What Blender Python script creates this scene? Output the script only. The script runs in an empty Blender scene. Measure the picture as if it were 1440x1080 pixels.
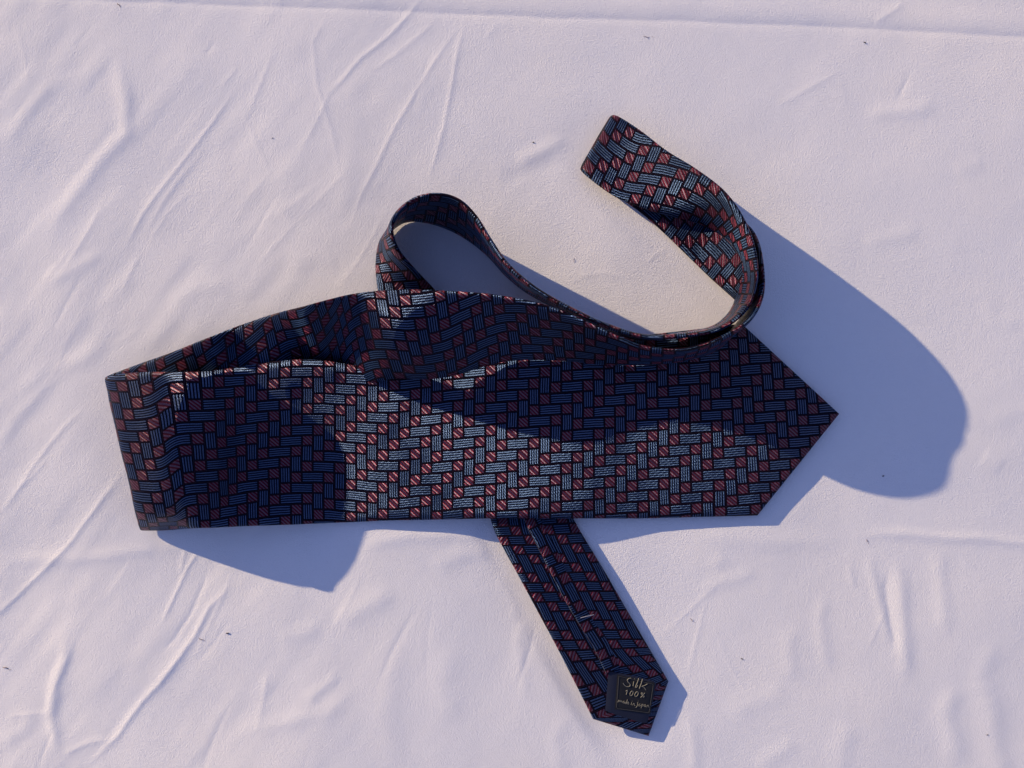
import bpy, math, random
import numpy as np
from mathutils import Vector

# ------------------------------------------------------------------ camera, sky, sun
U = 0.00035                 # one unit of the layout below, in metres (1/1440 of the cloth's visible width)
HC = 1000.0                 # camera height in those units
SUN_AZ = 31.4               # the light travels right and towards the viewer by this angle
SUN_EL = 13.8
scn = bpy.context.scene
cam_d = bpy.data.cameras.new('camera'); cam = bpy.data.objects.new('camera', cam_d)
scn.collection.objects.link(cam); scn.camera = cam
cam.location = (0, 0, HC*U)
cam_d.sensor_width = 36.0; cam_d.sensor_fit = 'HORIZONTAL'
cam_d.lens = 36.0*HC/1440.0
cam_d.clip_start = 0.01; cam_d.clip_end = 50.0

world = bpy.data.worlds.new('World'); scn.world = world; world.use_nodes = True
wn = world.node_tree.nodes; wl = world.node_tree.links
for n in list(wn): wn.remove(n)
sky = wn.new('ShaderNodeTexSky'); sky.sky_type = 'NISHITA'; sky.sun_disc = False
sky.sun_elevation = math.radians(SUN_EL)
az = math.radians(SUN_AZ)
to_sun = Vector((-math.cos(az), math.sin(az), math.tan(math.radians(SUN_EL)))).normalized()
sky.sun_rotation = math.atan2(to_sun.x, to_sun.y)
sky.altitude = 0; sky.air_density = 1.3; sky.dust_density = 0.3; sky.ozone_density = 3.0
bg = wn.new('ShaderNodeBackground'); bg.inputs['Strength'].default_value = 0.113
wo = wn.new('ShaderNodeOutputWorld')
tint = wn.new('ShaderNodeMix'); tint.data_type = 'RGBA'; tint.blend_type = 'MULTIPLY'; tint.inputs[0].default_value = 1.0
tint.inputs[7].default_value = (1.20, 0.94, 1.26, 1)      # the camera's cool, slightly magenta white balance
wl.new(sky.outputs[0], tint.inputs[6]); wl.new(tint.outputs[2], bg.inputs[0]); wl.new(bg.outputs[0], wo.inputs[0])
sd = bpy.data.lights.new('sun', 'SUN'); sun = bpy.data.objects.new('sun', sd)
scn.collection.objects.link(sun)
sd.energy = 5.0; sd.angle = math.radians(0.55); sd.color = (1.0, 0.79, 0.51)
sun.rotation_euler = to_sun.to_track_quat('Z', 'Y').to_euler()
sun.location = (-0.5, 0.4, 0.5)
scn.view_settings.view_transform = 'Standard'; scn.view_settings.look = 'None'
scn.view_settings.gamma = 1.0; scn.view_settings.use_curve_mapping = False
scn.view_settings.exposure = 0.46

rng = np.random.RandomState(7); random.seed(7)

# ------------------------------------------------------------------ node helpers
class NB:
    def __init__(s, mat): s.t = mat.node_tree; s.n = s.t.nodes; s.l = s.t.links
    def put(s, sock, v):
        if isinstance(v, (int, float)): sock.default_value = v
        elif isinstance(v, tuple): sock.default_value = v
        else: s.l.new(v, sock)
    def m(s, op, a, b=0.0, c=0.0, clamp=False):
        n = s.n.new('ShaderNodeMath'); n.operation = op; n.use_clamp = clamp
        s.put(n.inputs[0], a); s.put(n.inputs[1], b); s.put(n.inputs[2], c)
        return n.outputs[0]
    def ramp(s, x, a, b):           # smooth 0..1 between a and b
        n = s.n.new('ShaderNodeMapRange'); n.interpolation_type = 'SMOOTHSTEP'
        s.put(n.inputs['Value'], x); s.put(n.inputs['From Min'], a); s.put(n.inputs['From Max'], b)
        return n.outputs[0]
    def mix(s, f, a, b):
        n = s.n.new('ShaderNodeMix'); n.data_type = 'RGBA'
        s.put(n.inputs[0], f); s.put(n.inputs[6], a); s.put(n.inputs[7], b)
        return n.outputs[2]
    def noise(s, vec, scale, detail=3.0, rough=0.5):
        n = s.n.new('ShaderNodeTexNoise'); s.l.new(vec, n.inputs['Vector'])
        n.inputs['Scale'].default_value = scale; n.inputs['Detail'].default_value = detail
        n.inputs['Roughness'].default_value = rough
        return n.outputs['Fac']

def new_mat(name, col=(0.5, 0.5, 0.5), rough=0.8, spec=0.3):
    m = bpy.data.materials.new(name); m.use_nodes = True
    b = m.node_tree.nodes['Principled BSDF']
    b.inputs['Base Color'].default_value = (*col, 1); b.inputs['Roughness'].default_value = rough
    b.inputs['Specular IOR Level'].default_value = spec
    return m, b

# white cotton cloth
cotton, cb = new_mat('white_cotton', (0.80, 0.79, 0.81), 0.95, 0.12)
q = NB(cotton)
geo = q.n.new('ShaderNodeTexCoord'); P0 = geo.outputs['Object']
sep = q.n.new('ShaderNodeSeparateXYZ'); q.l.new(P0, sep.inputs[0])
warp = q.n.new('ShaderNodeMapping'); q.l.new(P0, warp.inputs['Vector']); warp.inputs['Scale'].default_value = (1, 3.2, 1)
warp2 = q.n.new('ShaderNodeMapping'); q.l.new(P0, warp2.inputs['Vector']); warp2.inputs['Scale'].default_value = (3.2, 1, 1)
thr = q.m('ADD', q.noise(warp.outputs[0], 1150, 2, 0.6), q.noise(warp2.outputs[0], 1150, 2, 0.6))
fuzz = q.noise(P0, 2600, 2, 0.6)
lump = q.noise(P0, 500, 4, 0.75)
hsum = q.m('ADD', q.m('MULTIPLY', thr, 1.25), q.m('ADD', q.m('MULTIPLY', fuzz, 0.8), q.m('MULTIPLY', lump, 0.45)))
bump = q.n.new('ShaderNodeBump'); bump.inputs['Strength'].default_value = 0.8
bump.inputs['Distance'].default_value = 0.00028
q.l.new(hsum, bump.inputs['Height']); q.l.new(bump.outputs[0], cb.inputs['Normal'])
tone = q.noise(P0, 9, 3, 0.6)
q.l.new(q.mix(q.ramp(tone, 0.35, 0.7), (0.80, 0.785, 0.80, 1), (0.82, 0.795, 0.79, 1)), cb.inputs['Base Color'])

# woven silk: lattice of striped blue rectangles and red squares, 22 unit cells to the repeat
def silk(name):
    mat, b = new_mat(name, (0.02, 0.02, 0.05), 0.42, 0.5)
    q = NB(mat)
    uv = q.n.new('ShaderNodeUVMap'); uv.uv_map = 'weave'
    s = q.n.new('ShaderNodeSeparateXYZ'); q.l.new(uv.outputs[0], s.inputs[0])
    # slight waver of the weave
    wob = q.noise(uv.outputs[0], 0.02, 2, 0.5); wob2 = q.noise(uv.outputs[0], 0.031, 2, 0.5)
    x = q.m('DIVIDE', q.m('ADD', s.outputs[0], q.m('MULTIPLY', q.m('SUBTRACT', wob, 0.5), 3)), 7.5)
    y = q.m('DIVIDE', q.m('ADD', s.outputs[1], q.m('MULTIPLY', q.m('SUBTRACT', wob2, 0.5), 3)), 7.5)
    i = q.m('FLOOR', x); j = q.m('FLOOR', y)
    fx = q.m('SUBTRACT', x, i); fy = q.m('SUBTRACT', y, j)
    k = q.m('FLOORED_MODULO', q.m('ADD', i, q.m('MULTIPLY', j, 12.0)), 22.0)
    row = q.m('GREATER_THAN', k, 11.5)
    c = q.m('SUBTRACT', k, q.m('MULTIPLY', row, 12.0))
    v3 = q.m('GREATER_THAN', c, 9.5)                    # third row of the upright rectangle
    c = q.m('SUBTRACT', c, q.m('MULTIPLY', v3, 2.0))
    row = q.m('ADD', row, q.m('MULTIPLY', v3, 2.0))
    isV = q.m('GREATER_THAN', c, 7.5)
    g2 = q.m('GREATER_THAN', c, 1.5); g6 = q.m('GREATER_THAN', c, 5.5)
    isH = q.m('SUBTRACT', g2, g6)
    isR = q.m('SUBTRACT', 1.0, q.m('ADD', isV, isH))
    org = q.m('ADD', q.m('MULTIPLY', g2, 2.0), q.m('ADD', q.m('MULTIPLY', g6, 4.0), q.m('MULTIPLY', isV, 2.0)))
    lx = q.m('ADD', q.m('SUBTRACT', c, org), fx)
    ly = q.m('ADD', row, fy)
    W = q.m('ADD', 2.0, q.m('MULTIPLY', isH, 2.0)); Hh = q.m('ADD', 2.0, isV)
    ex = q.m('MINIMUM', lx, q.m('SUBTRACT', W, lx)); ey = q.m('MINIMUM', ly, q.m('SUBTRACT', Hh, ly))
    ed = q.m('MINIMUM', ex, ey)
    inside = q.ramp(ed, 0.13, 0.22)
    # thin reddish grey outline thread halfway in the gap
    outl = q.m('SUBTRACT', q.ramp(ed, 0.0, 0.05), q.ramp(ed, 0.05, 0.12))
    outl = q.m('SUBTRACT', 1.0, q.ramp(q.m('ABSOLUTE', q.m('SUBTRACT', ed, 0.03)), 0.02, 0.09))
    span = 1.70
    qH = q.m('MULTIPLY', q.m('SUBTRACT', ly, 0.15), 4/span)
    qV = q.m('MULTIPLY', q.m('SUBTRACT', lx, 0.15), 4/span)
    qR = q.m('MULTIPLY_ADD', q.m('SUBTRACT', lx, ly), 1.45, 0.5)
    qq = q.m('ADD', q.m('MULTIPLY', qH, isH), q.m('ADD', q.m('MULTIPLY', qV, isV), q.m('MULTIPLY', qR, isR)))
    fr = q.m('FLOORED_MODULO', qq, 1.0)
    d = q.m('ABSOLUTE', q.m('SUBTRACT', fr, 0.5))       # 0 on the float
    line = q.m('SUBTRACT', 1.0, q.ramp(d, 0.19, 0.33))
    round_ = q.m('SQRT', q.m('MAXIMUM', 0.0, q.m('SUBTRACT', 1.0, q.m('MULTIPLY', q.m('MULTIPLY', d, d), 5.5))))
    # broken, beaded thread brightness
    bead = q.noise(uv.outputs[0], 0.9, 2, 0.6)
    beadr = q.ramp(bead, 0.3, 0.62)
    cellv = q.noise(uv.outputs[0], 0.05, 2, 0.5)
    line = q.m('MULTIPLY', line, q.m('ADD', 0.55, q.m('MULTIPLY', beadr, 0.45)))
    blueg = (0.0003, 0.001, 0.006, 1); bluel = q.mix(beadr, (0.0006, 0.002, 0.007, 1), (0.002, 0.006, 0.013, 1))
    redg = (0.020, 0.0005, 0.003, 1); redl = q.mix(beadr, (0.02, 0.003, 0.008, 1), (0.03, 0.010, 0.016, 1))
    blue = q.mix(line, blueg, bluel); red = q.mix(line, redg, redl)
    col = q.mix(isR, blue, red)
    gap = q.mix(outl, (0.001, 0.0006, 0.002, 1), (0.010, 0.006, 0.009, 1))
    col = q.mix(inside, gap, col)
    q.l.new(col, b.inputs['Base Color'])
    # rounded threads: the surface normal rolls across each float
    def facet(v, k): return q.m('MAXIMUM', -1.0, q.m('MINIMUM', 1.0, q.m('MULTIPLY', v, k)))
    roll = q.m('MULTIPLY', facet(q.m('SUBTRACT', fr, 0.5), 6.0), inside)
    # and is crossed by fine binding threads along its length, so its surface also zigzags lengthwise
    lon = q.m('ADD', q.m('MULTIPLY', lx, isH), q.m('ADD', q.m('MULTIPLY', ly, isV), q.m('MULTIPLY', q.m('ADD', lx, ly), q.m('MULTIPLY', isR, 0.7))))
    wav = q.m('MULTIPLY', facet(q.m('SINE', q.m('MULTIPLY', lon, 47.0)), 3.2), inside)
    jit = q.m('MULTIPLY', q.m('SUBTRACT', bead, 0.5), 0.30)
    jit2 = q.m('MULTIPLY', q.m('SUBTRACT', q.noise(uv.outputs[0], 0.7, 2, 0.6), 0.5), 0.30)
    dg = q.m('MULTIPLY', isR, q.m('MULTIPLY', roll, 0.12))
    au = q.m('ADD', wav, q.m('MULTIPLY', q.m('MULTIPLY', roll, isV), 0.2))   # twill: the facets follow one diagonal
    av = q.m('ADD', wav, q.m('MULTIPLY', q.m('MULTIPLY', roll, isH), 0.2))
    vary = q.m('MAXIMUM', -1.0, q.m('MINIMUM', 1.0, q.m('MULTIPLY_ADD', q.m('SINE', q.m('ADD', q.m('MULTIPLY', lx, 29.0), q.m('MULTIPLY', ly, 37.0))), 1.2, 0.62)))
    av = q.m('MULTIPLY', av, vary)
    au = q.m('MULTIPLY', au, q.m('MULTIPLY_ADD', q.m('SINE', q.m('ADD', q.m('MULTIPLY', lx, 41.0), q.m('MULTIPLY', ly, -23.0))), 0.20, 0.86))
    tu = q.m('ADD', q.m('ADD', q.m('MULTIPLY', au, 0.54), dg), jit)      # the warp relief is steeper than the weft
    tv = q.m('ADD', q.m('SUBTRACT', q.m('MULTIPLY', av, 0.37), dg), jit2)
    tu = q.m('MAXIMUM', -0.65, q.m('MINIMUM', 0.65, tu)); tv = q.m('MAXIMUM', -0.65, q.m('MINIMUM', 0.65, tv))
    tz = q.m('SQRT', q.m('SUBTRACT', 1.0, q.m('ADD', q.m('MULTIPLY', tu, tu), q.m('MULTIPLY', tv, tv))))
    cmb = q.n.new('ShaderNodeCombineXYZ')
    q.l.new(q.m('MULTIPLY_ADD', tu, 0.5, 0.5), cmb.inputs[0]); q.l.new(q.m('MULTIPLY_ADD', tv, 0.5, 0.5), cmb.inputs[1])
    q.l.new(q.m('MULTIPLY_ADD', tz, 0.5, 0.5), cmb.inputs[2])
    nm = q.n.new('ShaderNodeNormalMap'); nm.space = 'TANGENT'; nm.uv_map = 'weave'
    q.l.new(cmb.outputs[0], nm.inputs['Color']); q.l.new(nm.outputs[0], b.inputs['Normal'])
    b.inputs['IOR'].default_value = 1.68
    b.inputs['Roughness'].default_value = 0.33
    li = q.m('MULTIPLY', line, inside)
    sp = q.m('ADD', q.m('ADD', q.m('MULTIPLY', outl, 0.10), q.m('MULTIPLY', inside, q.m('ADD', 0.008, q.m('MULTIPLY', isR, 0.28)))), q.m('MULTIPLY', li, q.m('SUBTRACT', 1.0, q.m('MULTIPLY', isR, 0.74))))
    q.l.new(sp, b.inputs['Specular IOR Level'])
    q.l.new(q.m('MULTIPLY', inside, q.m('MULTIPLY_ADD', line, 0.50, 0.03)), b.inputs['Sheen Weight'])
    b.inputs['Sheen Roughness'].default_value = 0.35
    q.l.new(q.mix(isR, (0.25, 0.48, 1.0, 1), (1.0, 0.22, 0.38, 1)), b.inputs['Sheen Tint'])
    q.l.new(q.mix(isR, (0.26, 0.46, 1.0, 1), q.mix(line, (1.0, 0.05, 0.27, 1), (0.75, 0.66, 1.0, 1))), b.inputs['Specular Tint'])
    return mat
SILK = silk('patterned_silk')

def ribbed(name, col, scale, rough=0.7, dist=0.0001, spec=0.3):
    m, b = new_mat(name, col, rough, spec); q = NB(m)
    tc = q.n.new('ShaderNodeTexCoord'); mp = q.n.new('ShaderNodeMapping'); q.l.new(tc.outputs['Object'], mp.inputs['Vector'])
    mp.inputs['Rotation'].default_value = (0, 0, math.radians(28)); mp.inputs['Scale'].default_value = (1, 5, 1)
    nz = q.noise(mp.outputs[0], scale, 3, 0.6)
    q.l.new(q.mix(nz, tuple(0.6*c for c in col)+(1,), tuple(1.4*c for c in col)+(1,)), b.inputs['Base Color'])
    bp = q.n.new('ShaderNodeBump'); bp.inputs['Distance'].default_value = dist; bp.inputs['Strength'].default_value = 0.8
    q.l.new(nz, bp.inputs['Height']); q.l.new(bp.outputs[0], b.inputs['Normal'])
    return m
LINING = ribbed('navy_lining', (0.010, 0.013, 0.030), 900)
LABELM = ribbed('black_label_weave', (0.010, 0.010, 0.012), 1400)
THREAD = ribbed('pale_thread', (0.20, 0.19, 0.155), 2500, 0.6)
TACK = ribbed('white_tack_thread', (0.26, 0.26, 0.32), 2500, 0.6)
BORDER = ribbed('grey_border_thread', (0.05, 0.05, 0.055), 2500, 0.6)
SEAMT = ribbed('seam_thread', (0.09, 0.085, 0.11), 2500, 0.5)
CRUMB = ribbed('dark_crumb', (0.03, 0.02, 0.02), 3000, 0.8)
FIBRE = ribbed('brown_fibre', (0.14, 0.06, 0.05), 3000, 0.8)

# ------------------------------------------------------------------ mesh helpers
def P(px, py, z):
    """layout position seen at (px,py) when z above the cloth -> true position in layout units"""
    k = (HC - z)/HC
    return np.array([(px-720.0)*k, (540.0-py)*k, z])

def link(name, verts, faces, mat, parent=None, smooth=True, uvs=None):
    me = bpy.data.meshes.new(name)
    v = np.asarray(verts, dtype=np.float32)*U
    f = np.asarray(faces, dtype=np.int32)
    me.vertices.add(len(v)); me.vertices.foreach_set('co', v.ravel())
    n = f.shape[1]
    me.loops.add(f.size); me.loops.foreach_set('vertex_index', f.ravel())
    me.polygons.add(len(f)); me.polygons.foreach_set('loop_start', np.arange(0, f.size, n, dtype=np.int32))
    me.polygons.foreach_set('loop_total', np.full(len(f), n, dtype=np.int32))
    if uvs is not None:
        l = me.uv_layers.new(name='weave'); l.data.foreach_set('uv', np.asarray(uvs, dtype=np.float32).ravel())
    me.update(calc_edges=True); me.validate()
    me.polygons.foreach_set('use_smooth', np.full(len(me.polygons), smooth))
    me.materials.append(mat)
    o = bpy.data.objects.new(name, me); scn.collection.objects.link(o)
    if parent: o.parent = parent
    return o

def vnoise(X, Y, cell, seed):
    r = np.random.RandomState(seed); N = 64
    g = r.rand(N, N)*2-1
    x = X/cell; y = Y/cell
    i = np.floor(x).astype(int); j = np.floor(y).astype(int)
    fx = x-i; fy = y-j
    fx = fx*fx*fx*(fx*(fx*6-15)+10); fy = fy*fy*fy*(fy*(fy*6-15)+10)
    a = g[i % N, j % N]; b = g[(i+1) % N, j % N]; c = g[i % N, (j+1) % N]; d = g[(i+1) % N, (j+1) % N]
    return (a*(1-fx)+b*fx)*(1-fy)+(c*(1-fx)+d*fx)*fy

# ------------------------------------------------------------------ the cloth
core = 1.9
def axis(lo, hi, far):
    a = list(np.arange(lo, hi+0.1, core)); st = core
    r = []; x = hi
    while x < far: st *= 1.12; x += st; r.append(x)
    l = []; x = lo; st = core
    while x > -far: st *= 1.12; x -= st; l.append(x)
    return np.array(l[::-1]+a+r)
ax = axis(-60, 1500, 3600); ay = axis(-60, 1140, 3600)
GX, GY = np.meshgrid(ax, ay)           # picture-like coordinates, y down
HT = np.zeros_like(GX)
wn1 = 14*vnoise(GX, GY, 60, 91); wn2 = 14*vnoise(GX, GY, 60, 92)
f1 = 3*vnoise(GX, GY, 14, 93); f2 = 3*vnoise(GX, GY, 14, 94)
def ridge(pts, sig, amp, taper=0.25, wob=0.4, asym=1.0):
    """a crease along a polyline; asym widens its lower right side"""
    global HT
    pts = np.array(pts, float)
    x0, y0 = pts.min(0)-6*sig*max(1, asym)-20; x1, y1 = pts.max(0)+6*sig*max(1, asym)+20
    ix = np.where((ax > x0) & (ax < x1))[0]; iy = np.where((ay > y0) & (ay < y1))[0]
    if not len(ix) or not len(iy): return
    sl = (slice(iy[0], iy[-1]+1), slice(ix[0], ix[-1]+1))
    X = GX[sl]+wob*(wn1[sl]*.35+f1[sl]*.5); Y = GY[sl]+wob*(wn2[sl]*.35+f2[sl]*.5)
    seg = np.linalg.norm(np.diff(pts, axis=0), axis=1); tot = seg.sum(); acc = 0
    best = np.full(X.shape, 1e9); T = np.zeros(X.shape); S = np.zeros(X.shape)
    for a, b, L in zip(pts[:-1], pts[1:], seg):
        d = (b-a)/L
        t = np.clip((X-a[0])*d[0]+(Y-a[1])*d[1], 0, L)
        qx = X-(a[0]+t*d[0]); qy = Y-(a[1]+t*d[1]); dd = np.hypot(qx, qy)
        m = dd < best
        best = np.where(m, dd, best); T = np.where(m, (acc+t)/tot, T)
        S = np.where(m, d[0]*qy-d[1]*qx, S); acc += L
    w = np.where(S > 0, sig*asym, sig)
    e = np.clip(np.minimum(T, 1-T)/max(taper, 1e-3), 0, 1); e = e*e*(3-2*e)
    HT[sl] += amp*e*(np.exp(-(best/(1.25*w))**1.35) if sig < 5 else np.exp(-(best/w)**2/2))
# long seam-like fold line along the top edge
ridge([(-200, -14), (0, -6), (240, 2), (480, 12), (720, 22), (960, 29), (1200, 38), (1440, 50), (1700, 60)], 4.5, -0.95, 0.05, 0.25)
ridge([(-200, -34), (240, -14), (480, -6), (720, 4), (960, 10), (1200, 19), (1440, 31), (1700, 42)], 12, 0.9, 0.05, 0.3)
R = [
 ([(338,112),(300,168),(250,235),(200,300),(165,365)], 3.0, .75), ([(333,92),(318,110),(308,120)], 2.2, .4),
 ([(300,58),(294,68),(286,78)], 2.2, -.45), ([(275,262),(235,300),(205,345)], 3.0, .35),
 ([(166,60),(168,100),(177,150),(176,190),(140,225),(90,290),(55,345)], 9, 1.7),
 ([(120,100),(70,125),(30,170),(0,215)], 9, .9),
 ([(600,-10),(575,20),(545,52),(507,82),(478,115),(450,140)], 3.0, .8), ([(620,20),(590,48),(555,78),(515,105)], 4, .45),
 ([(662,15),(652,40),(640,90),(633,125),(625,175),(605,240),(600,270)], 3.0, .65),
 ([(660,18),(630,58),(600,100),(575,145),(545,200),(510,270),(485,335)], 3.0, .6),
 ([(700,30),(690,45),(682,58)], 4, .35),
 ([(470,0),(440,60),(445,120),(470,200),(480,260)], 4, .4),
 ([(480,110),(500,150),(480,320)], 12, .5),
 ([(185,640),(160,680),(130,722),(93,768),(53,808),(0,858),(-40,890)], 3.6, 1.15),
 ([(130,560),(90,600),(50,650),(15,700),(-20,740)], 3.4, .75), ([(70,640),(45,670),(20,690)], 3, .5),
 ([(95,520),(60,545),(20,590),(-10,640)], 7, .9), ([(160,470),(120,505),(70,520),(20,560)], 9, .9),
 ([(288,760),(262,800),(245,835),(231,868),(225,885)], 2.6, .95), ([(262,762),(255,790),(250,812)], 2.4, .55),
 ([(293,795),(283,825),(268,862),(245,900),(222,925)], 2.8, -.75),
 ([(338,812),(315,832),(293,855),(275,893),(253,925),(225,962),(200,988),(165,1035),(140,1062),(112,1090)], 4.8, 1.75),
 ([(325,870),(300,905),(275,935)], 3, -.4),
 ([(97,890),(88,930),(76,965),(70,1010),(78,1050),(84,1068)], 7, 2.0),
 ([(84,1066),(100,1058),(125,1046),(160,1040)], 4, .9),
 ([(0,1013),(35,1007),(75,1003)], 3.5, .6), ([(45,1000),(30,1030),(-5,1050)], 8, .9),
 ([(-20,796),(30,789),(90,787),(150,782),(210,772),(260,768)], 8, 1.1),
 ([(378,940),(372,975),(366,1010),(362,1030)], 5, .6), ([(480,945),(455,965),(430,985)], 6, .7),
 ([(500,960),(460,1000),(400,1015),(330,1030)], 9, .9),
 ([(500,770),(560,755),(640,752),(700,760)], 8, 1.2), ([(600,800),(650,780),(700,775)], 10, .9),
 ([(455,880),(420,890),(385,900)], 9, .8), ([(560,830),(520,850),(470,880)], 12, 1.2),
 ([(740,860),(728,900),(735,950),(745,990)], 7, .6), ([(700,800),(725,850),(720,880)], 6, .5),
 ([(1195,757),(1235,751),(1280,752),(1330,757),(1385,759),(1440,764),(1500,770)], 6, 1.25),
 ([(960,752),(1040,758),(1120,762),(1200,765)], 10, .9),
 ([(1228,772),(1226,800),(1235,840),(1246,880),(1252,915)], 6, .8),
 ([(1262,780),(1268,830),(1270,880),(1273,940),(1280,970)], 9, 1.6),
 ([(1252,800),(1247,830),(1253,880),(1262,920)], 5, -.9),
 ([(1300,775),(1322,790),(1326,850),(1330,900)], 9, .9),
 ([(1165,830),(1153,870),(1158,910),(1165,950)], 8, .8), ([(1112,880),(1108,920),(1115,960)], 9, .7),
 ([(1195,790),(1200,815),(1203,830)], 5, .5),
 ([(980,835),(1010,820),(1040,812),(1070,800)], 8, .7), ([(1000,800),(1020,780)], 8, .5),
 ([(1380,950),(1395,1000),(1400,1060),(1420,1110)], 14, 1.6), ([(1345,960),(1330,1000),(1350,1080)], 12, 1.4),
 ([(1400,900),(1380,950),(1385,985)], 12, .9), ([(1200,1010),(1180,1050),(1190,1090)], 12, .9),
 ([(965,1000),(975,1040),(975,1090)], 8, .9), ([(1120,1040),(1090,1060),(1060,1080)], 10, .8),
 ([(720,228),(750,218),(780,203),(800,190)], 8, 1.0), ([(700,255),(750,240),(800,225)], 9, -.5),
 ([(1215,160),(1250,158),(1290,155),(1320,145)], 9, 1.0), ([(1190,95),(1160,112),(1120,135),(1090,150)], 4, .45),
 ([(1272,0),(1262,12),(1240,25),(1228,34)], 4, .6), ([(1340,240),(1360,235),(1385,225)], 8, .4),
 ([(1140,90),(1180,120),(1200,150)], 8, .3), ([(1210,345),(1250,335),(1300,322)], 9, .6),
 ([(905,372),(930,352),(945,340)], 2.6, .5), ([(805,388),(850,385),(890,392)], 3.5, .4),
 ([(895,300),(905,292),(915,287)], 3, .4), ([(385,300),(420,290),(450,270)], 9, .5),
 ([(230,430),(280,405),(330,395)], 10, .7), ([(60,400),(100,380),(150,350)], 8, .8), ([(400,380),(440,360),(480,370)], 10, .5),
 ([(1380,420),(1400,450),(1440,460)], 10, .6), ([(1390,600),(1420,580),(1470,575)], 12, .7), ([(1380,640),(1410,660)], 10, .6),
 ([(1020,1010),(1060,985),(1110,970)], 12, .7), ([(640,900),(620,960),(640,1020)], 14, .8), ([(560,900),(540,1000),(560,1090)], 16, 1.0),
 ([(800,1000),(780,1040),(790,1090)], 10, .7)]
for p_, s_, a_ in R: ridge(p_, s_*0.9, a_*0.85, wob=0.3)
rc = np.random.RandomState(41)
for k in range(46):                     # many fine ironing creases, mostly fanning down to the left
    if k < 30: x0, y0 = rc.uniform(-30, 620), rc.uniform(-20, 1000)
    else: x0, y0 = rc.uniform(0, 1440), rc.choice([rc.uniform(0, 260), rc.uniform(760, 1050)])
    a0 = math.radians(rc.uniform(108, 140) if k < 38 else rc.uniform(60, 120)); L0 = rc.uniform(50, 210); cv = rc.uniform(-.35, .35)
    pts = []
    for j in range(7):
        pts.append((x0, y0)); a1 = a0+cv*j/6; x0 += math.cos(a1)*L0/6; y0 += math.sin(a1)*L0/6
    ridge(pts, rc.uniform(2.2, 3.6), rc.uniform(.18, .5)*rc.choice([1, 1, -1]), .4, .3)
left = 1/(1+np.exp((GX-420)/160.0))       # the left part is more crumpled
HT += (1.6+0.6*left)*vnoise(GX, GY, 150, 1)+(0.30+.25*left)*vnoise(GX+31, GY*1.2, 60, 2)+0.07*vnoise(GX, GY, 22, 3)+0.03*vnoise(GX, GY, 9, 4)

HT += 0.45*left*vnoise((GX+GY*.8)*1.0, (GY-GX*.8)*.28, 26, 5)
# the cloth dips away at the lower left and rises gently towards the viewer
HT -= 14*np.clip((430-GX)/480, 0, 1.6)**1.4/(1+np.exp(-(GY-830)/70.0))
HT += 0.030*np.maximum(GY-800, 0)**1.0*(1-np.exp(-np.maximum(GY-800, 0)/60.0))*np.clip(1.25-GX/1300, .15, 1)
# the cloth lies flatter under the tie and stays below it
def flat(cx, cy, rx, ry, ang=0):
    c, s = math.cos(ang), math.sin(ang)
    x = (GX-cx)*c+(GY-cy)*s; y = -(GX-cx)*s+(GY-cy)*c
    return 1/(1+np.exp(((np.abs(x/rx)**4+np.abs(y/ry)**4)-1.0)*3))
mask = np.maximum.reduce([flat(660, 600, 500, 125), flat(790, 850, 215, 55, math.radians(61)), flat(960, 310, 190, 60, math.radians(42)), flat(600, 380, 60, 60)])
HT = HT*(1-0.85*mask)-1.0*mask
VX = GX-720; VY = 540-GY
nv = GX.shape
idx = np.arange(nv[0]*nv[1]).reshape(nv)
quads = np.stack([idx[:-1, :-1], idx[1:, :-1], idx[1:, 1:], idx[:-1, 1:]], -1).reshape(-1, 4)
cloth = link('tablecloth', np.stack([VX, VY, HT-1.0], -1).reshape(-1, 3), quads, cotton)
cloth['kind'] = 'structure'

# ------------------------------------------------------------------ the tie
TH = 3.3        # half thickness
FT = (0, .3, .62, .88, 1)
def st(a, b, zz=None, bow=0, ts=(0, .25, .5, .75, 1)):
    """a station: edge a, edge b (px,py,z); zz = heights at the five points across"""
    r = []
    for k, t in enumerate(ts):
        px = a[0]+(b[0]-a[0])*t; py = a[1]+(b[1]-a[1])*t
        if zz is not None: r.append(P(px, py, zz[k]))
        else: r.append(P(*a)*(1-t)+P(*b)*t)
    r = np.array(r)
    if bow:
        r[1:4, 2] += bow*np.array([.75, 1, .75])
    return r
ST = []
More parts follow.
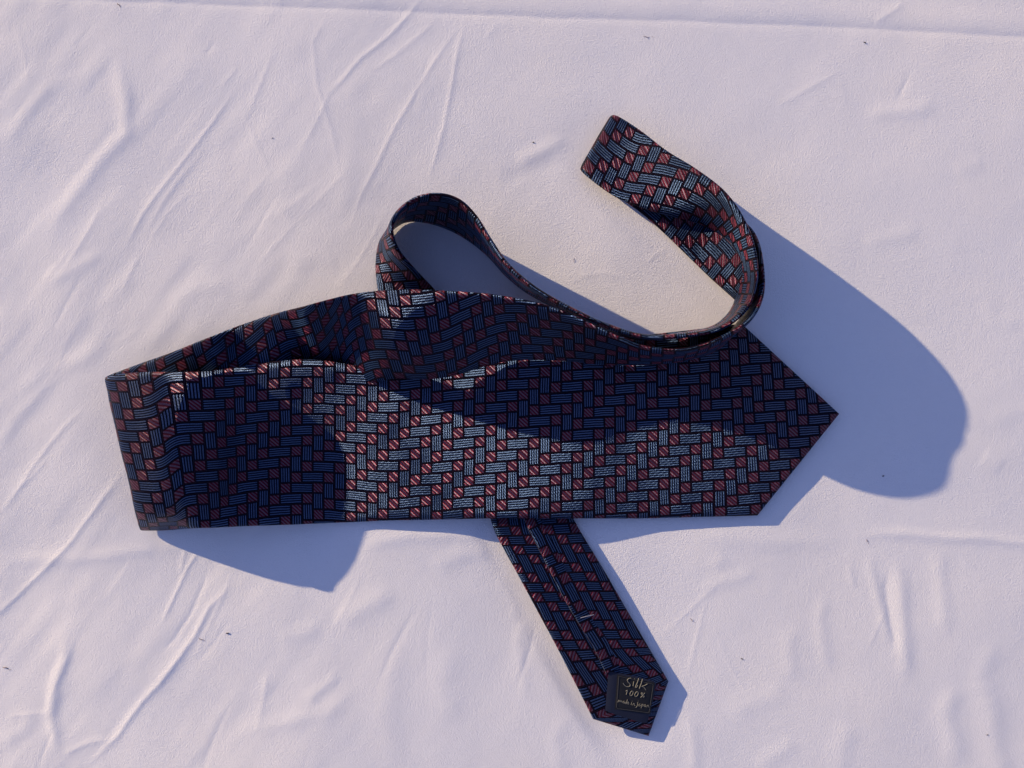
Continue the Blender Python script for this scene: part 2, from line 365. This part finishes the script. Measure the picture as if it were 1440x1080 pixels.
# wide blade, from its point leftwards to the puffed-up fold
ST += [st((1043,455), (1065,725), (8,8,8,8,6)), st((980,463), (985,727), (8,8,9,8,7)), st((900,472), (905,729), (8,9,9,9,7)),
 st((800,485), (800,729), (14,14,15,16,15)), st((700,498), (700,729), (16,16,16,17,19)), st((600,514), (600,731), (17,16,14,12,10)),
 st((545,521), (545,732), (24,20,13,9,7)),
 st((500,514), (500,734), (31,20,10,6,4)), st((450,506), (450,736), (37,24,12,6,8)), st((405,506), (405,738), (41,29,15,9,18)),
 st((340,515), (345,740), (46,36,24,18,28)), st((290,522), (302,742), (59,52,41,36,38), ts=FT), st((243,523), (272,743), (68,64,56,48,43), ts=FT),
 st((205,523), (248,744), (67,67,61,48,6), ts=FT), st((168,526), (216,745), (60,62,58,49,4), ts=FT), st((151,530), (200,745), (46,52,49,38,4), ts=FT),
# the fold, then the layer behind, rising on edge into the arch
 st((155,527), (212,742), (16,18,17,11,1), ts=FT),
 st((195,512,14), (245,715,3), bow=-3), st((240,496,42), (285,690,3), bow=-9), st((272,483,58), (315,672,3), bow=-15),
 st((300,472,60), (340,658,3), bow=-4), st((325,462,41), (364,645,3), bow=8), st((350,453,37), (390,630,3), bow=13), st((380,443,44), (418,612,3), bow=2),
 st((405,436,63), (442,596,3), bow=-23), st((430,430,90), (465,580,5), bow=-28), st((460,422,95), (492,556,9), bow=-24), st((492,414,94), (522,540,24), bow=-2),
 st((530,409,93), (560,532,37), bow=17),
 st((565,407,92), (592,533,36), bow=18), st((610,408,92), (630,530,28), bow=10), st((700,415,90), (712,508,23), bow=-3), st((780,433,90), (790,507,19)), st((850,464,88), (845,512,15)),
 st((905,487,92), (905,512,13.5)), st((965,491,95), (960,506,13)), st((1020,472,96), (1008,490,14)), st((1058,445,90), (1030,464,8)),
 st((1073,410,91), (1048,438,3)), st((1073,372,86), (1036,424,2)), st((1060,325,48), (1000,392,4)), st((1020,290,12), (970,363,4)),
 st((975,245,6), (925,320,4)), st((925,205,4), (884,287,4)), st((880,175,4), (840,258,4)), st((862,162,7), (817,240,7)),
# the turned end of the neck, coming back on top
 st((868,163,13), (824,247,13)), st((900,183,20), (862,275,15)), st((938,212,36), (902,292,16)), st((980,238,58), (945,305,14)),
 st((1020,270,78), (985,315,10)), st((1046,308,90), (1012,332,7)), st((1061,350,95), (1032,360,3)), st((1064,395,94), (1038,398,5)),
 st((1050,434,90), (1031,432,3)), st((1014,462,93), (1006,459,8)), st((962,472,97), (960,470,14)), st((905,473,94), (905,476,14)),
 st((855,458,90), (852,464,12)), st((800,433,88), (798,440,0)), st((748,402,88), (745,412,-1.5)), st((712,370,90), (714,388,-1.5)),
 st((690,338,90), (690,362,-1.5)), st((668,302,90), (665,342,-1.5)), st((645,280,90), (638,326,-1.5)), st((615,272,90), (605,314,-1.5)),
 st((583,279,90), (575,311,-1)), st((560,298,90), (556,318,0)), st((551,322,86), (537,338,1)), st((560,350,72), (530,362,3)),
 st((585,380,44), (529,388,4)), st((615,412,14), (534,420,4)), st((645,462,6), (552,480,4)), st((690,545,5), (592,560,4)),
 st((750,640,5), (645,650,5)), st((790,700,5), (682,710,10)), st((815,745,4), (697,750,15)), st((850,803,4), (727,806,20)), st((880,855,4), (755,858,26)),
 st((912,910,5), (785,914,24)), st((940,958,8), (834,1011,15))]
ST = np.array(ST)
ntip = 14
def resample(C, step):
    mid = C[:, 2]; d = np.linalg.norm(np.diff(mid, axis=0), axis=1)
    d = np.maximum(d, np.linalg.norm(np.diff(C, axis=0), axis=2).mean(1))
    T = np.concatenate([[0], np.cumsum(np.sqrt(d))])
    # Catmull-Rom with centripetal knots -> tangents
    n = len(C); M = np.zeros_like(C)
    for i in range(n):
        if i == 0: M[i] = (C[1]-C[0])/(T[1]-T[0])
        elif i == n-1: M[i] = (C[-1]-C[-2])/(T[-1]-T[-2])
        else:
            h0 = T[i]-T[i-1]; h1 = T[i+1]-T[i]
            M[i] = ((C[i]-C[i-1])/h0*h1+(C[i+1]-C[i])/h1*h0)/(h0+h1)
    out = []; own = []
    for i in range(n-1):
        k = max(2, int(round(d[i]/step))); h = T[i+1]-T[i]
        for q_ in range(k):
            s = q_/k
            out.append((2*s**3-3*s**2+1)*C[i]+(s**3-2*s**2+s)*h*M[i]+(-2*s**3+3*s**2)*C[i+1]+(s**3-s**2)*h*M[i+1]); own.append(i+s)
    out.append(C[-1]); own.append(n-1.0)
    return np.array(out), np.array(own)
BODY, OWN = resample(ST, 5.0)
NT = 29
t_ = np.linspace(-1, 1, NT); tt = 0.5+0.5*np.sign(t_)*np.abs(np.sin(t_*math.pi/2))**0.8
tt = np.clip(tt, 0, 1)
def across(C, tt):      # quartic through the five points, damped: piecewise Catmull-Rom
    x = tt*4; i = np.minimum(np.floor(x).astype(int), 3); s = (x-i)[None, :, None]
    ext = np.concatenate([2*C[:, :1]-C[:, 1:2], C, 2*C[:, -1:]-C[:, -2:-1]], axis=1)
    p0, p1, p2, p3 = ext[:, i], ext[:, i+1], ext[:, i+2], ext[:, i+3]
    return 0.5*(2*p1+(p2-p0)*s+(2*p0-5*p1+4*p2-p3)*s**2+(3*p1-p0-3*p2+p3)*s**3)
G = across(BODY, tt)
TIP0 = P(1180, 582, 6); TIP1 = P(912, 1035, 7)
def tip(row, apex, rev):
    rows = []
    for k in range(ntip):
        s = (k/ntip)**0.9 if k else 0.004
        rows.append(apex*(1-s)+row*s)
    rows = np.array(rows)
    return rows[::-1] if rev else rows
A0 = tip(G[0], TIP0, False); A1 = tip(G[-1], TIP1, True)
G = np.concatenate([A0, G, A1]); OWN = np.concatenate([np.full(ntip, -1.0), OWN, np.full(ntip, 200.0)])
NS = len(G)
# small irregularities of real cloth
tan = np.gradient(G, axis=0); 
for row_ in (range(ntip)): tan[row_] = tan[ntip+2]
for row_ in range(NS-ntip, NS): tan[row_] = tan[NS-ntip-3]
wid = G[:, -1:]-G[:, :1]; wid = wid/np.maximum(np.linalg.norm(wid, axis=2, keepdims=True), 1e-6)
loc = np.gradient(G, axis=1)
loc[:ntip] = wid[:ntip]; loc[NS-ntip:] = wid[NS-ntip:]
NRM = np.cross(loc, tan); NRM /= np.maximum(np.linalg.norm(NRM, axis=2, keepdims=True), 1e-9)
# a = top edge, b = bottom edge, walking left along the blade: make the first normal point up
if NRM[ntip+5, NT//2, 2] < 0: NRM = -NRM
Wd = np.linalg.norm(G[:, -1]-G[:, 0], axis=1)
cen = G[:, NT//2]
Uc = np.concatenate([[0], np.cumsum(np.linalg.norm(np.diff(cen, axis=0), axis=1))])
arc = np.concatenate([np.zeros((NS, 1)), np.cumsum(np.linalg.norm(np.diff(G, axis=1), axis=2), axis=1)], axis=1)
Wa = arc[:, -1:]; Varc = arc-Wa/2
e = np.minimum(arc, Wa-arc); RE = 9.0
hh = TH*np.sqrt(np.clip(1-(1-np.minimum(e/RE, 1))**2, 0, 1))
pill = 1.2*vnoise(Uc[:, None]+0*Varc, Varc+500, 33, 11)+0.35*vnoise(Uc[:, None]+0*Varc, Varc+500, 12, 12)
side = np.clip(e/12, 0, 1)
TOP = G+NRM*(hh+pill*side*.7)[..., None]; BOT = G-NRM*(hh-pill*side*.3)[..., None]
RING = np.concatenate([TOP, BOT[:, ::-1][:, 1:-1]], axis=1)
NR = RING.shape[1]
Vt = Varc; Vb = (Wa-Varc)[:, ::-1]
VV = np.concatenate([Vt, Vb[:, 1:]], axis=1)      # NR+1 columns
UU = -Uc[:, None]+0*VV-15.2
VV = VV-5.4

tie = bpy.data.objects.new('necktie', None); scn.collection.objects.link(tie)
tie['label'] = 'navy silk necktie with red squares and striped blue blocks, looped on white cloth'
tie['category'] = 'necktie'
def sec(name, r0, r1):
    ids = np.arange((r1-r0)*NR).reshape(r1-r0, NR)
    nx = np.roll(ids, -1, axis=1)
    f = np.stack([ids[:-1], ids[1:], nx[1:], nx[:-1]], -1).reshape(-1, 4)
    u = UU[r0:r1]; v = VV[r0:r1]
    c = [np.stack([u[:-1, :-1], v[:-1, :-1]], -1), np.stack([u[1:, :-1], v[1:, :-1]], -1), np.stack([u[1:, 1:], v[1:, 1:]], -1), np.stack([u[:-1, 1:], v[:-1, 1:]], -1)]
    uv = np.stack(c, 2).reshape(-1, 2)
    return link(name, RING[r0:r1].reshape(-1, 3), f, SILK, tie, True, uv)
r_a = int(np.argmax(OWN >= 31.0)); r_b = int(np.argmax(OWN >= 66.0))
sec('wide_blade', 0, r_a+1); sec('neck_band', r_a, r_b+1); sec('narrow_blade', r_b, NS)

# ---- the back of the narrow blade: open seam, lining, label
def tailpt(px, py, lift):
    """point on the upper face of the narrow blade seen at (px,py)"""
    k0 = int(np.argmax(OWN >= 68)); S = G[k0:]; N_ = NRM[k0:]
    if N_[5, NT//2, 2] < 0: N_ = -N_
    hcur = (hh+0.3)[k0:]
    Q = S+N_*hcur[..., None]
    kx = 720+Q[..., 0]*HC/(HC-Q[..., 2]); ky = 540-Q[..., 1]*HC/(HC-Q[..., 2])
    d = (kx-px)**2+(ky-py)**2
    w = np.exp(-d/60.0)+1e-12; w /= w.sum()
    z = (Q[..., 2]*w).sum()
    return P(px, py, z+lift)
def tube(name, pts, r, mat, parent, seg=6, smooth=True):
    pts = np.array(pts); n = len(pts); tg = np.gradient(pts, axis=0)
    tg /= np.linalg.norm(tg, axis=1, keepdims=True)+1e-9
    up = np.array([0, 0, 1.0]); s = np.cross(tg, up); s /= np.linalg.norm(s, axis=1, keepdims=True)+1e-9
    n2 = np.cross(s, tg); V = []
    rr = np.broadcast_to(r, (n,))
    for a in np.arange(seg)*2*math.pi/seg:
        V.append(pts+(s*math.cos(a)+n2*math.sin(a))*rr[:, None])
    V = np.stack(V, 1).reshape(-1, 3); ids = np.arange(n*seg).reshape(n, seg); nx = np.roll(ids, -1, 1)
    f = np.stack([ids[:-1], ids[1:], nx[1:], nx[:-1]], -1).reshape(-1, 4)
    return V, f
def poly(pts, n):
    pts = np.array(pts, float); d = np.r_[0, np.cumsum(np.linalg.norm(np.diff(pts, axis=0), axis=1))]
    s = np.linspace(0, d[-1], n); return np.stack([np.interp(s, d, pts[:, 0]), np.interp(s, d, pts[:, 1])], 1)
# overlapping seam flap: a narrow raised fold edge down the middle of the back
sp = poly([(734, 720), (742, 741), (765, 785), (790, 835), (812, 873), (835, 910), (853, 947)], 60)
rows = []
for (x, y) in sp:
    rows.append([tailpt(x-1.0, y+0.4, -0.6), tailpt(x, y, 1.5), tailpt(x+2.2, y-1.0, 1.9), tailpt(x+9, y-4, 1.3), tailpt(x+22, y-10, -0.9)])
rows = np.array(rows); n, m_ = rows.shape[:2]; ids = np.arange(n*m_).reshape(n, m_)
f = np.stack([ids[:-1, :-1], ids[1:, :-1], ids[1:, 1:], ids[:-1, 1:]], -1).reshape(-1, 4)
su = np.linspace(0, np.linalg.norm(np.diff(sp, axis=0), axis=1).sum(), n)
uvg = np.stack([np.repeat(su[:, None], m_, 1)+3, -np.repeat(np.array([[0, 2, 4.5, 11, 26.]]), n, 0)], -1)
uv = np.stack([uvg[:-1, :-1], uvg[1:, :-1], uvg[1:, 1:], uvg[:-1, 1:]], 2).reshape(-1, 2)
link('seam_flap', rows.reshape(-1, 3), f, SILK, tie, True, uv)
V, f = tube('t', [tailpt(x-.3+.25*math.sin(i*1.7), y, 1.2+.7*math.sin(i*1.1)) for i, (x, y) in enumerate(sp)], 0.3, SEAMT, tie)
link('seam_stitch', V, f, SEAMT, tie)
V, f = tube('t', [tailpt(816+19*k/9, 869-4.5*k/9, 2.3-abs(k-4.5)*.22) for k in range(10)], 0.55, THREAD, tie)
link('bar_tack', V, f, TACK, tie)
# lining panel
def panel(name, corners, lift, mat, parent, n=10, thick=0.8):
    c = np.array(corners, float)      # four corners, in order
    g = np.linspace(0, 1, n); a, b = np.meshgrid(g, g)
    xy = (1-a)[..., None]*(1-b)[..., None]*c[0]+a[..., None]*(1-b)[..., None]*c[1]+a[..., None]*b[..., None]*c[2]+(1-a)[..., None]*b[..., None]*c[3]
    zb = np.array([[tailpt(x, y, lift) for x, y in r] for r in xy])
    edge = (a == 0) | (a == 1) | (b == 0) | (b == 1)
    zb[..., 2] -= np.where(edge, thick, 0)
    ids = np.arange(n*n).reshape(n, n)
    f = np.stack([ids[:-1, :-1], ids[1:, :-1], ids[1:, 1:], ids[:-1, 1:]], -1).reshape(-1, 4)
    return link(name, zb.reshape(-1, 3), f, mat, parent)
panel('tip_lining', [(856, 944), (925, 958), (912, 1020), (851, 1001)], 0.9, LINING, tie, 14, 1.2)
lab = panel('care_label', [(868, 949), (921, 961), (914.5, 1005), (864.5, 998)], 2.0, LABELM, tie, 12, 0.9)
bc = [(870.2,951.2), (918.8,962.4), (912.6,1002.4), (867.0,996.2), (870.2,951.2)]
bp_ = poly(bc, 60)
V, f = tube('b', [tailpt(x, y, 2.1) for x, y in bp_], 0.3, LINING, lab, 5)
link('woven_border', V, f, BORDER, lab)
# woven lettering; strokes in a frame of 8.3 units to one layout unit
def zz(x, y): return (820+x/8.306, 920+y/8.306)
STROKES = [
 [(560,280),(535,282),(515,300),(525,325),(548,345),(552,365),(535,380),(505,378),(480,358),(466,335)],        # S
 [(592,318),(588,345),(584,372)], [(600,285),(602,290)],                                                        # i
 [(650,282),(635,330),(612,378),(612,392),(625,385),(640,360)],                                                 # l
 [(694,290),(678,345),(664,380),(656,402)], [(752,345),(722,365),(684,374),(706,382),(720,398),(734,418)],                          # k
 [(498,432),(520,418),(512,445),(504,472)],                                                                     # 1
 [(572,428),(556,440),(546,465),(552,485),(568,482),(582,460),(586,437),(572,428)],                             # 0
 [(632,436),(614,448),(603,472),(608,494),(626,492),(642,470),(646,446),(632,436)],                             # 0
 [(688,448),(678,458),(682,472),(694,466),(698,452),(688,448)], [(720,452),(692,485),(672,505)], [(708,484),(698,494),(702,506),(712,500),(716,488),(708,484)],
 [(405,560),(418,532),(420,558),(434,536),(436,560),(450,540),(450,562),(458,558)],                             # m
 [(482,548),(468,550),(462,564),(472,572),(484,556),(482,574)],                                                 # a
 [(506,560),(494,560),(488,574),(498,582),(508,566),(518,528),(508,580)],                                       # d
 [(520,574),(534,566),(530,556),(520,566),(522,584),(538,580)],                                                 # e
 [(568,562),(560,592)], [(573,546),(574,549)],                                                                  # i
 [(580,596),(588,570),(588,580),(600,572),(600,602),(610,598)],                                                 # n
 [(640,560),(634,600),(620,622),(606,618)], [(642,545),(643,548)],                                              # J
 [(668,580),(654,584),(648,600),(658,608),(670,592),(668,610)],                                                 # a
 [(690,580),(678,628)], [(688,586),(702,584),(704,598),(692,606),(684,602)],                                    # p
 [(730,588),(716,592),(712,608),(722,614),(732,598),(732,616)],                                                 # a
 [(744,620),(750,592),(750,604),(764,594),(766,620),(774,616)]]                                                 # n
VS = []; FS = []; off = 0
for kk, s in enumerate(STROKES):
    p2 = [zz(*q_) for q_ in s]
    pp = poly(p2, max(4, len(s)*3)); r = 0.5 if kk < 5 else (0.44 if kk < 11 else 0.34)
    V, f = tube('s', [tailpt(x, y, 2.35) for x, y in pp], r, THREAD, lab, 5)
    VS.append(V); FS.append(f+off); off += len(V)
link('lettering', np.concatenate(VS), np.concatenate(FS), THREAD, lab)

# ------------------------------------------------------------------ crumbs and stray fibres on the cloth
def cloth_z(px, py):
    i = np.searchsorted(ay, py); j = np.searchsorted(ax, px); return HT[i, j]-1.0
def crumb(px, py, r, ang, lng, label, fibre=False):
    z0 = cloth_z(px, py)
    n = 8; pts = []
    for k in range(n):
        s = k/(n-1)-.5; bend = math.sin(k*1.3+px)*0.25*lng*.3
        pts.append(((px-720)+math.cos(ang)*s*lng-math.sin(ang)*bend, (540-py)+math.sin(ang)*s*lng+math.cos(ang)*bend, z0+r*.8+(0.6 if fibre else 0)*math.sin(k*.9)))
    prof = np.sin((np.arange(n)+.6)/(n+.2)*math.pi)**(.3 if fibre else .6)*r
    c = np.array([px-720, 540-py, z0])
    V, f = tube('c', np.array(pts)-c, prof, CRUMB, None, 6)
    o = link('fibre' if fibre else 'crumb', V, f, FIBRE if fibre else CRUMB)
    o.location = c*U
    o['label'] = label; o['category'] = 'fibre' if fibre else 'crumb'
    o['group'] = 'stray fibres on the cloth' if fibre else 'dark crumbs on the cloth'
CR = [(320.5,890,1.3,.1,4.5,'dark crumb on the cloth between the tie fold shadow and the lower left edge',0),
 (1242.5,669.5,1.2,.3,3,'dark crumb inside the big loop shadow at the right',0),
 (1217,59,1.1,-.3,3.5,'dark crumb just below the long crease at the top right',0),
 (750,200,1.0,-.2,3,'small dark crumb on the cloth left of the turned neck end',0),
 (1043,926,1.0,-.5,3.5,'reddish dark crumb on the cloth at the lower right of the tie tail',0),
 (383,194,.8,.4,2,'tiny dark crumb on the cloth at the upper left beside the diagonal crease',0),
 (1388,1033,.8,.2,2.5,'dark crumb near the lower right corner of the cloth',0),
 (166,6,.8,-.8,7,'short dark fibre at the top left edge by the long crease',1),
 (284,899,.55,-.4,9,'short dark fibre lying just left of the crumb at the lower left',1),
 (974,873,.5,-.7,9,'thin reddish fibre on the cloth right of the tie tail',1),
 (1221,762,.55,-1.0,7,'short brown fibre above the lower right folds of the cloth',1),
 (4,943,.7,-.4,12,'brown fibre at the left edge of the cloth',1),
 (912,51,.45,0,14,'thin fibre lying level below the long top crease',1),
 (808,364,.35,1.2,9,'fine short fibre inside the shadow beside the small loop',1)]
for (x, y, r, a, l, lb, fb) in CR: crumb(x, y, r*.62, a, l, lb, bool(fb))
